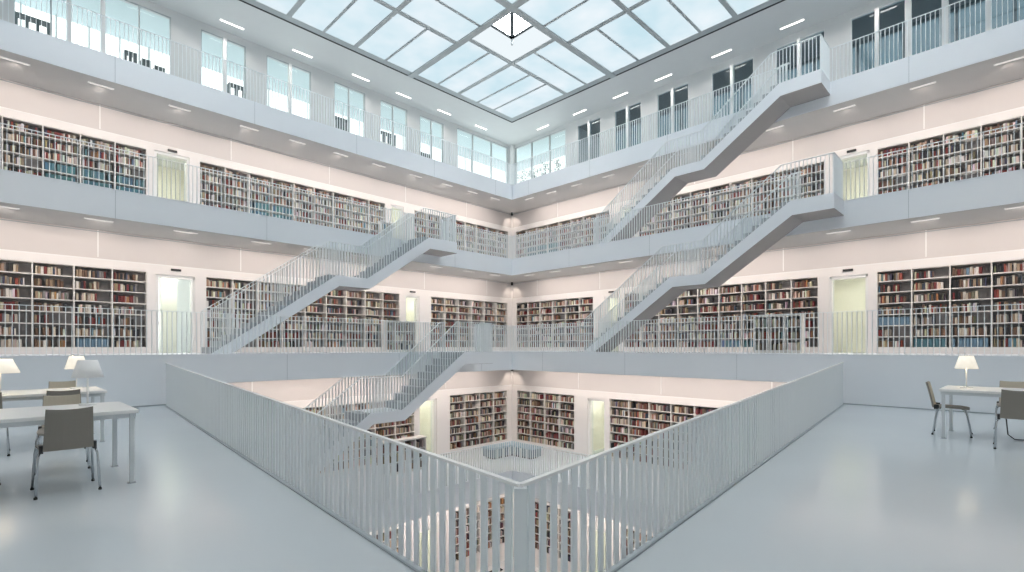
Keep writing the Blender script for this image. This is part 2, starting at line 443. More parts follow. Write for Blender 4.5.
# ---------------------------------------------------------------- top storey: window walls, rooms behind
c3 = 30.15; z3 = 9.47; WT = 13.2
def U3(px): return ux(px, c3)
WIN = {-1: [('corner', 457.3, 508.5, (473.6, 492.3)), ('w', 420, 444, (432,)), ('w', 380.5, 407.7, (393.5,)), ('w', 334.3, 365.5, (349.5,)), ('w', 266.8, 311.3, (290.5,)), ('w', 201, 246, (225,)), ('w', 13.7, 171.2, (51, 69, 103, 139.6))],
       1: [('corner', 514.5, 565.4, (531, 548.8)), ('w', 577, 600.2, (588.6,)), ('w', 613.8, 640.9, (627,)), ('w', 656.4, 688.3, (672,)), ('w', 711, 753.4, (731.6,)), ('w', 775.4, 824.8, (798.5,)), ('w', 850.4, 1060, (876.7, 908, 945, 988))]}
wn = 10
thick = {69, 103, 798.5, 876.7, 908, 945, 988, 290.5, 225, 731.6, 672, 627, 588.6}
for s in (-1, 1):
    ops = []
    for kind, a, b, ms in WIN[s]:
        u0, u1 = sorted((U3(a), U3(b)))
        if kind == 'corner': ops.append((u0, u1, z3 + .02, WT + .1))
        else: ops.append((u0, u1, z3 + .02, WT))
    wall(s, c3, .22, z3, CEIL, 18.15, ops, 'ceil')
    for (kind, a, b, ms), (u0, u1, za, zb) in zip(WIN[s], ops):
        wn += 1
        fr = MB(); e = .012
        for ua in (u0, u1 - .02): ubox(fr, s, ua, ua + .02, c3, .03, .14, za, zb)
        ubox(fr, s, u0, u1, c3, .03, .14, zb - .04, zb); ubox(fr, s, u0, u1, c3, .03, .14, za, za + .05)
        fo = struct('window_%d' % wn, fr, 'beam' if kind == 'corner' or s < 0 else 'frame')
        for m_ in ms:
            um = U3(m_); w = .085 if m_ in thick else .022
            if m_ in (908, 945): w = .12
            mb = MB(); ubox(mb, s, um - w / 2, um + w / 2, c3, -.01 if w > .03 else .03, .15, za, zb); mb.build('mullion', 'frame' if w > .03 else 'beam', fo)
        mb = MB(); ubox(mb, s, u0 + .02, u1 - .02, c3, .08, .09, za + .04, zb - .03); mb.build('pane', 'glass' if s < 0 or kind == 'corner' else 'glassdark', fo)
    # rooms
    cr = 34.9 if s < 0 else 33.9
    mb = MB(); mitre(mb, s, c3 + .46, 34.9, 6.2, z3 - .1, z3); struct('floor', mb, 'floor')
    mb = MB(); (mitre(mb, s, c3 + .32, 34.9, 6.2, CEIL - .02, CEIL + .1) if s < 0 else tbox(mb, s, 2 * U3(570) - c3, 6.2, c3 + .32, cr + .3, CEIL - .02, CEIL + .1)); struct('ceiling', mb, 'roomblue' if s < 0 else 'ceil_unlit')
    if s > 0:
        mb = MB(); mitre(mb, s, c3 + .32, cr + .9, 2 * U3(570) - c3, CEIL - .02, CEIL + .1); struct('ceiling', mb, 'roomblue')
    # facade window at the back
    if s < 0:
        mb = MB(); tbox(mb, s, -cr, 6.2, cr, cr + .1, z3, CEIL); fo = struct('window_30', mb, 'daywindow')
        g = MB()
        for q in range(26): tbox(g, s, -c3 + 1.2 + q * 1.3, -c3 + 1.28 + q * 1.3, cr - .12, cr, z3, CEIL)
        g.build('mullion', 'frame', fo)
    else:
        mb = MB(); tbox(mb, s, -34.9, 2 * U3(570) - c3, cr + .9, cr + 1.0, z3, CEIL); struct('window_31', mb, 'daywindow')
        mb = MB(); tbox(mb, s, 2 * U3(570) - c3, 6.2, cr, cr + .1, z3, CEIL); fo = struct('window_32', mb, 'duskwindow')
        g = MB()
        tbox(g, s, 2 * U3(570) - c3, 6.2, cr - .10, cr, z3 + 2.35, z3 + 2.62)
        for q in range(14): tbox(g, s, 2 * U3(570) - c3 + .8 + q * 2.1, 2 * U3(570) - c3 + .95 + q * 2.1, cr - .12, cr, z3, CEIL)
        g.build('blind', 'darkfurn', fo)
        mb = MB(); t_ = 2 * U3(570) - c3; tbox(mb, s, t_ - .1, t_ + .1, c3 + .32, cr + .9, z3, CEIL); struct('wall_partition', mb, 'wallpanel')
# corner post
mb = MB(); cpx = .14
mb.prism([(0, c3 - .02, z3), (-cpx, c3 - cpx - .02, z3), (0, c3 - 2 * cpx - .02, z3), (cpx, c3 - cpx - .02, z3)], [(0, c3 - .02, CEIL), (-cpx, c3 - cpx - .02, CEIL), (0, c3 - 2 * cpx - .02, CEIL), (cpx, c3 - cpx - .02, CEIL)])
struct('trim_corner', mb, 'frame')

# ---------------------------------------------------------------- ceiling with skylight
mb = MB(); ring(mb, 14.9, 23.5, CEIL, CEIL + .5); struct('ceiling', mb, 'ceil')
mb = MB(); ring(mb, 14.82, 14.93, CEIL - .02, CEIL + .3); struct('trim_shadow_gap', mb, 'dark')  # black ring painted in for the shadow gap round the skylight
def A(a, b, z): return (b - a, 26.9 - a - b, z)
sky = empty('window_1', A(7.47, 7.47, CEIL), kind='structure')
S = 14.94
def abox(mb, a0, a1, b0, b1, z0, z1):
    mb.hexa([A(a0, b0, z0), A(a1, b0, z0), A(a1, b1, z0), A(a0, b1, z0), A(a0, b0, z1), A(a1, b0, z1), A(a1, b1, z1), A(a0, b1, z1)])
cells = []; beams = []; lant = []
def block(fa, fb):     # fa, fb map local quadrant coords to global (mirror)
    def cell(a0, a1, b0, b1): cells.append((*sorted((fa(a0), fa(a1))), *sorted((fb(b0), fb(b1)))))
    def beam(a0, a1, b0, b1, w): beams.append((*sorted((fa(a0), fa(a1))), *sorted((fb(b0), fb(b1))), w))
    x = [.25, 1.17, 1.95, 2.8]
    for i in range(3): cell(x[i], x[i + 1], .25, 2.8)
    for i in (1, 2): beam(x[i], x[i], .25, 2.8, .075)
    cell(2.8, 3.65, .25, 2.8); cell(3.65, 4.55, .25, 2.8); beam(3.65, 3.65, .25, 2.8, .075)
    cell(.25, 2.8, 2.8, 3.65); cell(.25, 2.8, 3.65, 4.55); beam(.25, 2.8, 3.65, 3.65, .075)
    beam(2.8, 2.8, .25, 4.55, .125); beam(.25, 4.55, 2.8, 2.8, .125)
    lant.append((*sorted((fa(2.8), fa(4.55))), *sorted((fb(2.8), fb(4.55)))))
idn = lambda v: v
mir = lambda v: S - v
for fa in (idn, mir):
    for fb in (idn, mir): block(fa, fb)
ys = [4.55, 5.57, 6.54, 7.47, 8.4, 9.37, 10.39]
for f in (idn, mir):
    for sw in (0, 1):
        def add(a0, a1, b0, b1, w=None):
            lst = [*sorted((a0, a1)), *sorted((f(b0), f(b1)))]
            if sw: lst = lst[2:] + lst[:2]
            if w is None: cells.append(tuple(lst))
            else: beams.append((*lst, w))
        for i in range(6): add(ys[i], ys[i + 1], .25, 2.4)
        for i in (1, 3, 5): add(ys[i], ys[i], .25, 2.4, .075)
        for i in (2, 4): add(ys[i], ys[i], .25, 4.55, .125)
        add(4.55, 10.39, 2.4, 2.4, .125)
        for i in (0, 2, 4):
            add(ys[i], ys[i + 2], 2.4, 3.43); add(ys[i], ys[i + 2], 3.43, 4.55)
            add(ys[i], ys[i + 2], 3.43, 3.43, .075)
for i in (0, 2, 4):
    for j in (0, 2, 4):
        cells.append((ys[i], ys[i + 2], ys[j], ys[j + 1])); cells.append((ys[i], ys[i + 2], ys[j + 1], ys[j + 2]))
        beams.append((ys[i], ys[i + 2], ys[j + 1], ys[j + 1], .1))
for v in (6.54, 8.4):
    beams.append((v, v, 4.55, 10.39, .125)); beams.append((4.55, 10.39, v, v, .125))
for v in (4.55, 10.39):
    beams.append((v, v, .0, S, .19)); beams.append((.0, S, v, v, .19))
for (a0, a1, b0, b1) in cells:
    mb = MB(); abox(mb, a0, a1, b0, b1, CEIL + .004, CEIL + .02); mb.build('pane', 'skypane', sky)
for (a0, a1, b0, b1, w) in beams:
    mb = MB(); d = .0 if w > .15 else .015 if w > .1 else .03
    abox(mb, a0 - (w / 2 if a0 == a1 else 0), a1 + (w / 2 if a0 == a1 else 0), b0 - (w / 2 if b0 == b1 else 0), b1 + (w / 2 if b0 == b1 else 0), CEIL - .045 + d + (.006 if a0 == a1 else 0), CEIL + .03)
    mb.build('beam', 'beam', sky)
mb = MB()
for (a0, a1, b0, b1) in ((0, .25, 0, S), (S - .25, S, 0, S), (.25, S - .25, 0, .25), (.25, S - .25, S - .25, S)): abox(mb, a0, a1, b0, b1, CEIL - .01, CEIL + .08)
mb.build('frame', 'beam', sky)
for (a0, a1, b0, b1) in lant:
    am, bm_ = (a0 + a1) / 2, (b0 + b1) / 2
    mb = MB(); abox(mb, a0, a1, b0, b1, CEIL + .006, CEIL + .02); mb.build('lantern_pane', 'lantern', sky)
    mb = MB(); abox(mb, am, a1, bm_, b1, CEIL + .0, CEIL + .005); mb.build('lantern_hatch', 'lantern_top', sky)
    mb = MB()
    mb.bar(A(am, bm_, CEIL - .012), A(a1, b1, CEIL - .012), .17, .03); mb.bar(A(am, bm_, CEIL - .012), A(a1, bm_, CEIL - .012), .12, .03); mb.bar(A(am, bm_, CEIL - .012), A(am, b1, CEIL - .012), .12, .03)
    mb.tube([A(am, bm_, CEIL + .03), A(am, bm_, CEIL - .28)], .035, 6)
    mb.build('lantern_bar', 'darkfurn', sky)

# ---------------------------------------------------------------- ceiling strip lights
LE = 36.0; TE = 28.0
def striplight(s, c, u0, ln, z, label, m='striplamp', group='strip lights', near=False):
    um = u0 + ln / 2
    if near:      # same lamp over the camera side of the square void
        x, y, _ = P(s, 2 * um - c, c, z); y = 2 * CY - y
        o = empty('ceiling_light', (x, y, z), label, 'ceiling light', group)
        d = Vector((-s, -1, 0)).normalized() if False else Vector((s, 1, 0)).normalized(); h = ln * R2 / 2
        a = Vector((x, y, z)) - d * h; b = Vector((x, y, z)) + d * h; up = Vector((0, 0, 1))
        mb = MB(); mb.bar(a - up * .006, b - up * .006, .11, .012); mb.build('housing', 'frame', o)
        mb = MB(); mb.bar(a - up * .019, b - up * .019, .06, .014); mb.build('diffuser', m, o)
        spot((x, y, z - .05), LE, (1, .88, .80), 150, (s * .25, -.25, -1))
        return
    o = empty('ceiling_light', P(s, 2 * um - c, c, z), label, 'ceiling light', group)
    mb = MB(); ubox(mb, s, u0 - .015, u0 + ln + .015, c, -.055, .055, z - .012, z); mb.build('housing', 'frame', o)
    mb = MB(); ubox(mb, s, u0, u0 + ln, c, -.03, .03, z - .026, z - .012); mb.build('diffuser', m, o)
    top = m == 'toplamp'; X_, Y_, _ = P(s, 2 * um - c, c, z)
    spot((X_, Y_, z - .05), TE if top else LE, (1, .93, .88) if top else (1, .86, .77), 150, (s * .0, 0, -1) if top else (s * .45, .45, -1))
ORD = ['first', 'second', 'third', 'fourth', 'fifth', 'sixth', 'seventh', 'eighth', 'ninth', 'tenth', 'eleventh', 'twelfth']
for s in (-1, 1):
    for i, u in enumerate((1.42, 3.2, 4.92, 6.5, 8.34, 10.2, 12.0)):
        striplight(s, 29.2, u, .56, CEIL, '%s ceiling strip light from the far corner, top storey %s side' % (ORD[i], SIDE[s]), 'toplamp', 'ceiling lights on the top storey')
    for i, u in enumerate((2.2, 4.8, 7.5, 10.2)):
        striplight(s, 25.65, u, .38, LV[3]['z'] - TH, '%s soffit strip light above the camera side of the terrace, %s side' % (ORD[i], SIDE[s]), 'striplamp', 'strip lights over the terrace', True)
    for k, sh in ((3, 0), (2, -1.1), (1, -2.2), (0, -3.3)):
        us = [u for u in (.65, 1.68, 2.75, 3.95, 5.2, 6.35, 7.51, 8.64, 10.05, 11.38, 12.6, 13.8) if u + sh > .4]
        if k == 0: us = [u for u in us if u + sh < 5.5]
        for i, u in enumerate(us):
            striplight(s, LV[k]['v'] + .65, u + sh, .38, LV[k]['z'] - TH, '%s soffit strip light from the far corner, %s side, under the %s gallery' % (ORD[i], SIDE[s], {3: 'topmost', 2: 'middle', 1: 'eye-level', 0: 'lowest'}[k]), 'striplamp', 'strip lights under the galleries')

# ---------------------------------------------------------------- balustrades
FIN = {}
def fin_mesh(s, w=.013, d=.046):
    if s not in FIN:
        mb = MB(); hw = w / 2 * R2; hd = d / 2 * R2
        base = [P(s, -hw, -hd, 0), P(s, hw, -hd, 0), P(s, hw, hd, 0), P(s, -hw, hd, 0)]
        mb.prism(base, [(x, y, 1) for x, y, _ in base]); FIN[s] = mb.mesh('baluster', 'rail')
    return FIN[s]
def fins(parent, s, items, near):
    """items: list of (x, y, z0, z1); the ones nearest the camera as parts, the rest as one stuff part"""
    L = WL[parent.name]
    def key(it):
        px = it[0] / max(it[1], .1)
        return (0 if abs(px) < 1.03 and it[1] > 0 else 100) + math.hypot(it[0], it[1])
    items = sorted(items, key=key)
    first = None
    for (x, y, za, zb) in items[:near]:
        o = bpy.data.objects.new('baluster', fin_mesh(s)); COL.objects.link(o)
        o.location = (x - L[0], y - L[1], za - L[2]); o.scale = (1, 1, zb - za); o.parent = parent
    if items[near:]:
        mb = MB(); hw = .0065 * R2; hd = .023 * R2
        for (x, y, za, zb) in items[near:]:
            base = [P(s, -hw, -hd, 0), P(s, hw, -hd, 0), P(s, hw, hd, 0), P(s, -hw, hd, 0)]
            mb.prism([(x + a, y + b, za) for a, b, _ in base], [(x + a, y + b, zb) for a, b, _ in base])
        o = mb.build('baluster_run', 'rail', parent); o['kind'] = 'stuff'
STEP = .1 * R2
def gallery_rail(s, k, ta, tb, label, corner=True):
    c = LV[k]['v'] + .045; z = LV[k]['z']; H = 1.03
    tm = (ta + tb) / 2
    o = empty('balustrade', P(s, tm, c, z), label, 'balustrade', 'gallery balustrades')
    mb = MB(); a = P(s, ta, c, z + H); b = P(s, tb, c, z + H)
    mb.bar(a, b, .04, .014); mb.build('handrail', 'rail', o)
    it = []; t = ta + STEP / 2
    while t < tb:
        x, y, _ = P(s, t, c, 0); it.append((x, y, z, z + H - .007)); t += STEP
    fins(o, s, it, 100)
    if corner:
        mb = MB(); x, y, _ = P(s, ta + .05, c, 0); mb.box(x - .02, x + .02, y - .02, y + .02, z, z + H - .007); mb.build('post', 'rail', o)
    return o
LAND = {(-1, 2): (2 * 2.08, 2 * 2.98), (1, 2): (2 * 7.53, 2 * 8.25), (1, 3): (2 * 8.2, 2 * 9.0), (-1, 1): (2 * .68, 2 * 1.6)}
STN = {1: 18.55, 2: 21.05, 3: 23.55}
lev_name = {0: 'lower storey', 1: 'eye-level gallery', 2: 'middle gallery', 3: 'topmost gallery'}
for k in (0, 1, 2, 3):
    for s in (-1, 1):
        c = LV[k]['v'] + .045
        te = 2 * (5.4 if k == 0 else 13.0 if k != 3 else 12.9) - c if k != 1 else 2 * 12.9 - c
        t0 = -c + .03
        if (s, k) in LAND:
            cn = STN[k]; a, b = LAND[(s, k)][0] - cn, LAND[(s, k)][1] - cn
            gallery_rail(s, k, t0, a, 'white fin balustrade on the %s, %s side, from far corner to stair landing' % (lev_name[k], SIDE[s]))
            gallery_rail(s, k, b, te, 'white fin balustrade on the %s, %s side, beyond the stair landing' % (lev_name[k], SIDE[s]), False)
        else:
            gallery_rail(s, k, t0, te, 'white fin balustrade along the %s, %s side of the void' % (lev_name[k], SIDE[s]))

# near balustrade in front of the camera
zN, zL_, zR_ = .700, .990, 1.000
for s, E, zE in ((-1, NL, zL_), (1, NR, zR_)):
    o = empty('balustrade', ((E[0] + NN[0]) / 2, (E[1] + NN[1]) / 2, 0), 'long near white fin balustrade on the terrace, running to the %s wall' % SIDE[s], 'balustrade', 'terrace balustrades')
    d = Vector((E[0] - NN[0], E[1] - NN[1], 0)); Ln = d.length; d.normalize()
    mb = MB(); mb.bar((NN[0], NN[1], zN), (E[0] - d.x * .02, E[1] - d.y * .02, zE), .032, .016); mb.build('handrail', 'frame', o)
    it = []; q = .085
    while q < Ln - .03:
        f = q / Ln; it.append((NN[0] + d.x * q, NN[1] + d.y * q, -.12, zN + (zE - zN) * f - .008)); q += .099
    fins(o, s, it, 100)
    # dark joint along the floor edge
    nx, ny = (-d.y, d.x)
    if nx * (0 - NN[0]) + ny * (-5) < 0: nx, ny = -nx, -ny
    mb = MB(); mb.bar((NN[0] + nx * .035, NN[1] + ny * .035 - .03, .004), (E[0] + nx * .035, E[1] + ny * .035, .004), .016, .012); j = mb.build('floor_joint', 'greyline', o)
mb = MB(); hw = .031
mb.prism([(NN[0] + a * hw, NN[1] + b * hw, -.3) for a, b in ((0, -1.41), (1.41, 0), (0, 1.41), (-1.41, 0))] if False else [(NN[0] + a * hw, NN[1] + b * hw, -.3) for a, b in ((-1, -1), (1, -1), (1, 1), (-1, 1))],
         [(NN[0] + a * hw, NN[1] + b * hw, zN - .006) for a, b in ((-1, -1), (1, -1), (1, 1), (-1, 1))])
o = mb.build('corner_post', 'rail', bevel=.003); tag(o, 'square white corner post where the two terrace balustrades meet', 'post')

# ---------------------------------------------------------------- staircases
def staircase(s, cn, cf, z0, us, ue, up, label, n1=14, n2=10):
    """us: u (plane cn) of flight ends (start, landing a, landing b, top, end); p runs along the climb"""
    h = 4.14 / (n1 + n2); u0, u1, u2, u3, u4 = us
    sg = 1 if u4 > u0 else -1
    T0 = 2 * u0 - cn
    p = [0] + [abs(2 * (u - u0)) for u in us[1:]]
    zl = z0 + n1 * h; z1 = z0 + 4.14
    t1 = p[1] / n1; t2 = (p[3] - p[2]) / n2
    def PT(pp, c, z): return P(s, T0 + sg * pp, c, z)
    o = empty('staircase', PT(p[1], (cn + cf) / 2, z0), label, 'staircase', None)
    th = .34
    q0 = th / h * t1
    prof = [(0, z0), (p[1], zl), (p[2], zl), (p[3], z1), (p[4], z1), (p[4], z1 - .40), (p[3] + .05, z1 - .40), (p[2] + .12, zl - th + .02), (p[1] + .12, zl - th + .02), (q0, z0)]
    mb = MB(); a = [PT(x, cn, z) for x, z in prof]; b = [PT(x, cf, z) for x, z in prof]
    mb.prism(a, b); mb.build('stringer_body', 'paint', o)
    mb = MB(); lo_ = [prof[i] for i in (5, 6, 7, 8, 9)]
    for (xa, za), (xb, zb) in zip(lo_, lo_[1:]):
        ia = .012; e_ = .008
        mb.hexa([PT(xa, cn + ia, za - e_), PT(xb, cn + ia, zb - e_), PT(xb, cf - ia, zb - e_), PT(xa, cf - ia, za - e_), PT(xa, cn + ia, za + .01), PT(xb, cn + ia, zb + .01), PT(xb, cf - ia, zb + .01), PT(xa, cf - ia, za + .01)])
    mb.build('soffit', 'stairsoffit_shade', o)
    ins = .035 * R2
    for k in range(n1):
        mb = MB(); x0, x1 = k * t1, (k + 1) * t1
        pr = [(x0 - .02, z0 + k * h + .004), (x0 - .02, z0 + (k + 1) * h), (x1, z0 + (k + 1) * h), (x1, z0 + (k + .9) * h)] if k < n1 - 1 else [(x0 - .02, z0 + k * h + .004), (x0 - .02, zl + .004), (x1, zl + .004), (x1, zl - .05)]
        mb.prism([PT(x, cn + ins, z) for x, z in pr], [PT(x, cf - ins, z) for x, z in pr]); mb.build('step', 'step', o)
    for k in range(n2):
        mb = MB(); x0, x1 = p[2] + k * t2, p[2] + (k + 1) * t2
        zt = zl + (k + 1) * h
        pr = [(x0 - .02, zl + k * h + .004), (x0 - .02, zt + (.004 if k == n2 - 1 else 0)), (x1, zt + (.004 if k == n2 - 1 else 0)), (x1, zt - .02)]
        mb.prism([PT(x, cn + ins, z) for x, z in pr], [PT(x, cf - ins, z) for x, z in pr]); mb.build('step', 'step', o)
    # rails
    def body(pp):
        if pp < p[1]: return z0 + pp / t1 * h
        if pp < p[2]: return zl
        if pp < p[3]: return zl + (pp - p[2]) / t2 * h
        return z1
    def railpts(pend):
        r = [(0, z0 + h + 1.0), (p[1] - t1, zl + 1.03), (p[2], zl + 1.03), (p[3] - t2, z1 + 1.03), (pend, z1 + 1.03)]
        return r
    def rz(pp):
        r = railpts(p[4])
        for (a, za), (b, zb) in zip(r, r[1:]):
            if pp <= b: return za + (zb - za) * (pp - a) / (b - a)
        return r[-1][1]
    it = []
    for c, pend, nm in ((cn + .035 * R2, p[4] - .03, 'near'), (cf - .035 * R2, p[3], 'far')):
        r = railpts(pend); mb = MB()
        for (a, za), (b, zb) in zip(r, r[1:]): mb.bar(PT(a, c, za), PT(b, c, zb), .045, .016)
        mb.build('handrail', 'rail', o)
        pp = .04
        while pp < pend - .02:
            x, y, _ = PT(pp, c, 0); it.append((x, y, body(pp) - .03, rz(pp) - .006)); pp += STEP
    fins(o, s, it, 100)
    # end rail across the landing
    mb = MB(); pe = p[4] - .04
    mb.bar(PT(pe, cn + .03, z1 + 1.03), PT(pe, cf - .03, z1 + 1.03), .045, .016); mb.build('handrail', 'rail', o)
    mb = MB(); cc = cn + .1
    while cc < cf - .05:
        x, y, _ = PT(pe, cc, 0); hw = .0065 * R2; hd = .023 * R2
        base = [P(s, -hd, -hw, 0), P(s, hd, -hw, 0), P(s, hd, hw, 0), P(s, -hd, hw, 0)]
        mb.prism([(x + a, y + b, z1) for a, b, _ in base], [(x + a, y + b, z1 + 1.025) for a, b, _ in base]); cc += STEP
    mb.build('end_balusters', 'rail', o)
    return o
staircase(-1, 21.05, 22.5, 1.19, (7.9, 5.46, 4.71, 2.98, 2.08), None, 1, 'white two-flight staircase on the left rising from the eye-level gallery')
staircase(-1, 18.55, 20.0, -2.95, (6.5, 4.08, 3.33, 1.60, .68), None, 1, 'white staircase climbing from the storey below to the eye-level gallery', 11, 8)
staircase(1, 21.05, 22.5, 1.19, (2.63, 5.05, 5.80, 7.53, 8.25), None, 1, 'white two-flight staircase on the right rising from the eye-level gallery')
staircase(1, 23.55, 25.0, 5.33, (3.3, 5.72, 6.47, 8.2, 9.0), None, 1, 'uppermost white staircase on the right, reaching the topmost gallery')

# ---------------------------------------------------------------- low free-standing bookcases on the galleries
def low_case(s, c, u0, u1, n, z, rows, label, h=1.14):
    cc = c
    o = bookcase(s, cc, u0, u1, n, z + .06, z + h - .02, rows, label, fills=(.8, 1.0), depth=.28, name='low_bookcase', run=(8, s, int(u0 * 10)), group='low free-standing bookcases')
    mb = MB(); ubox(mb, s, u0 - .02, u1 + .02, cc, -.015, .33, z + h - .02, z + h + .01); mb.build('top_board', 'shelf', o)
    mb = MB(); ubox(mb, s, u0, u1, cc, .02, .30, z, z + .06); mb.build('plinth', 'shelf', o)
    return o
low_case(-1, 22.9, 3.70, 4.62, 3, 1.19, 3, 'low white bookcase behind the left eye-level balustrade, below the narrow doorway')
low_case(1, 22.9, 7.45, 8.40, 3, 1.19, 3, 'low white bookcase behind the right eye-level balustrade, near the yellow doorway')
low_case(-1, 20.8, 3.05, 4.3, 4, -2.95, 3, 'low white bookcase on the storey below, beside the lower staircase')
low_case(-1, 25.4, 4.9, 5.25, 1, 5.33, 3, 'short narrow white bookcase behind the left middle-gallery balustrade')

# ---------------------------------------------------------------- books
best = []
for r in BOOKS:
    Y = r.c - r.u; px = r.s * r.u / Y
    k = r.tag[0][0] if r.tag[0] else 0
    r.size = r.w * r.h / (Y * Y)
    if k == 1 and r.tag[0][2] == 2 and abs(px) < 1.015: best.append(r)
best.sort(key=lambda r: -r.size)
pick = set(id(r) for r in best[:300])
BK = {}
def book_mesh(colname):
    if colname in BK: return BK[colname]
    me = bpy.data.meshes.new('book')
    # unit book: x thickness -.5..+.5, y 0 (spine, rounded) .. 1 (fore edge), z 0..1
    v = []; f = []; mi = []
    prof = [(-.5, .10), (-.42, .03), (-.2, 0), (.2, 0), (.42, .03), (.5, .10), (.5, 1), (-.5, 1)]
    for z in (0, 1):
        v += [(x, y, z) for x, y in prof]
    k = len(prof)
    f.append(tuple(reversed(range(k)))); f.append(tuple(range(k, 2 * k))); mi += [0, 0]
    for i in range(k):
        j = (i + 1) % k; f.append((i, j, k + j, k + i)); mi.append(0)
    n = len(v)       # page block proud of the top by a hair
    for z in (.02, 1.004):
        v += [(-.38, .12, z), (.38, .12, z), (.38, .97, z), (-.38, .97, z)]
    f.append((n + 4, n + 5, n + 6, n + 7)); mi.append(1)
    for i in range(4):
        j = (i + 1) % 4; f.append((n + i, n + j, n + 4 + j, n + 4 + i)); mi.append(1)
    me.from_pydata(v, [], f)
    mname = 'cover_' + colname.replace(' ', '_')
    if mname not in MATS: mat(mname, PD[colname], .6, .3, vary=.08, scale=5)
    me.materials.append(MATS[mname]); me.materials.append(MATS['paper'])
    for p, m_ in zip(me.polygons, mi): p.material_index = m_
    BK[colname] = me
    return me
ordn = ['1st', '2nd', '3rd'] + ['%dth' % i for i in range(4, 40)]
rowname = {0: 'bottom', 1: 'sixth', 2: 'fifth', 3: 'fourth', 4: 'third', 5: 'second', 6: 'top'}
bayname = ['nearest', 'second', 'third', 'fourth', 'fifth', 'sixth', 'seventh']
mb = MB()
for r in BOOKS:
    t = 2 * r.u - r.c
    if id(r) in pick:
        o = bpy.data.objects.new('book', book_mesh(r.col)); COL.objects.link(o)
        x, y, _ = P(r.s, t, r.c + r.front * R2, 0)
        o.location = (x, y, r.z); o.scale = (r.w, r.d, r.h); o.rotation_euler = (0, 0, math.radians(45) * (1 if r.s < 0 else -1))
        i, j = r.tag[1], r.tag[2]
        tag(o, '%s book, %s from left, %s shelf, %s bay %s of eye-level %s doorway' % (r.col, ordn[r.i], rowname[j], bayname[i], 'left' if r.s < 0 else 'right', 'white' if r.s < 0 else 'yellow'),
            'book', 'books on the eye-level shelves, %s wall' % SIDE[r.s])
    else:
        w = r.w / 2 * R2; cr = [min(1, max(0, x * random.uniform(.85, 1.12))) for x in PD[r.col]]
        c0 = r.c + r.front * R2; c1 = c0 + r.d * R2; ch = min(w * .35, .01)
        base = [P(r.s, t - w, c1, r.z), P(r.s, t - w, c0 + ch, r.z), P(r.s, t - w + ch, c0, r.z), P(r.s, t + w - ch, c0, r.z), P(r.s, t + w, c0 + ch, r.z), P(r.s, t + w, c1, r.z)]
        mb.prism(base, [(x, y, r.z + r.h) for x, y, _ in base], cr)
o = mb.build('books', 'books'); tag(o, 'all the smaller books filling the more distant gallery shelves', 'books', kind='stuff')

# ---------------------------------------------------------------- bench and floor grilles below
def wedge(mb, s, c0, c1, uu, z0, z1):
    mb.hexa([P(s, -c0, c0, z0), P(s, 2 * uu - c0, c0, z0), P(s, 2 * uu - c0, c1, z0), P(s, -c1, c1, z0), P(s, -c0, c0, z1), P(s, 2 * uu - c0, c0, z1), P(s, 2 * uu - c0, c1, z1), P(s, -c1, c1, z1)])
o = empty('corner_bench', (0, 20.2, -2.95), 'blue-grey upholstered corner bench behind the lower storey balustrade', 'bench')
mb = MB(); [wedge(mb, s, 19.8, 20.6, .74, -2.87, -2.56) for s in (-1, 1)]; mb.build('seat_body', 'seatblue', o)
mb = MB(); [wedge(mb, s, 19.78, 20.62, .76, -2.56, -2.49) for s in (-1, 1)]; mb.build('seat_cushion', 'seatblue_lit', o)
mb = MB(); [wedge(mb, s, 19.9, 20.5, .70, -2.95, -2.87) for s in (-1, 1)]; mb.build('base', 'dark', o)
for s in (-1, 1):
    for q in range(3):
        mb = MB(); ubox(mb, s, .1 + q * .23, .125 + q * .23, 19.8, -.02, 0, -2.93, -2.57); mb.build('slat', 'frame', o)
for s in (-1, 1):
    mb = MB()
    for q in range(4): ubox(mb, s, .35 + q * .75, .95 + q * .75, 19.3, 0, .22, -7.088, -7.05)
    o = mb.build('floor_grille', 'dark'); tag(o, 'row of black floor grilles on the lowest floor along the %s wall' % SIDE[s], 'floor grille')

# ---------------------------------------------------------------- furniture on the terrace
def make_table(loc, ang, sy, label, L=2.6, W=1.08):
    """x along the length from the void end, y across; sy = -1 puts the width on the other side"""
    o = empty('reading_table', loc, label, 'table', 'reading tables', rz=ang)
    def B(mb, x0, x1, y0, y1, z0, z1): mb.box(x0, x1, *sorted((sy * y0, sy * y1)), z0, z1)
    mb = MB(); B(mb, 0, L, 0, W, .705, .74); mb.build('tabletop', 'table', o, bevel=.004)
    mb = MB()
    for y in (.03, W - .055): B(mb, .06, L - .06, y, y + .025, .66, .705)
    for x in (.02, L - .045): B(mb, x, x + .025, .03, W - .03, .66, .705)
    mb.build('apron', 'tableleg', o)
    for x in (.03, L - .075):
        for y in (.02, W - .065):
            mb = MB(); B(mb, x, x + .04, y, y + .04, .008, .705); l = mb.build('leg', 'tableleg', o, bevel=.003)
            WL[l.name] = (0, 0, 0)
            f = MB(); B(f, x - .01, x + .055, y - .01, y + .055, 0, .008); f.build('foot', 'chrome', l)
    return o
AL = math.atan2(-.72, -.69); AR = math.atan2(-.72, .69)
make_table((-3.77, 5.05, 0), AL, -1, 'white reading table at the left carrying the unlit lamp')
make_table((-5.86, 7.24, 0), AL, -1, 'white reading table farther back on the left, carrying lit lamps')
make_table((6.40, 7.50, 0), AR, 1, 'white reading table on the right carrying one lit lamp')

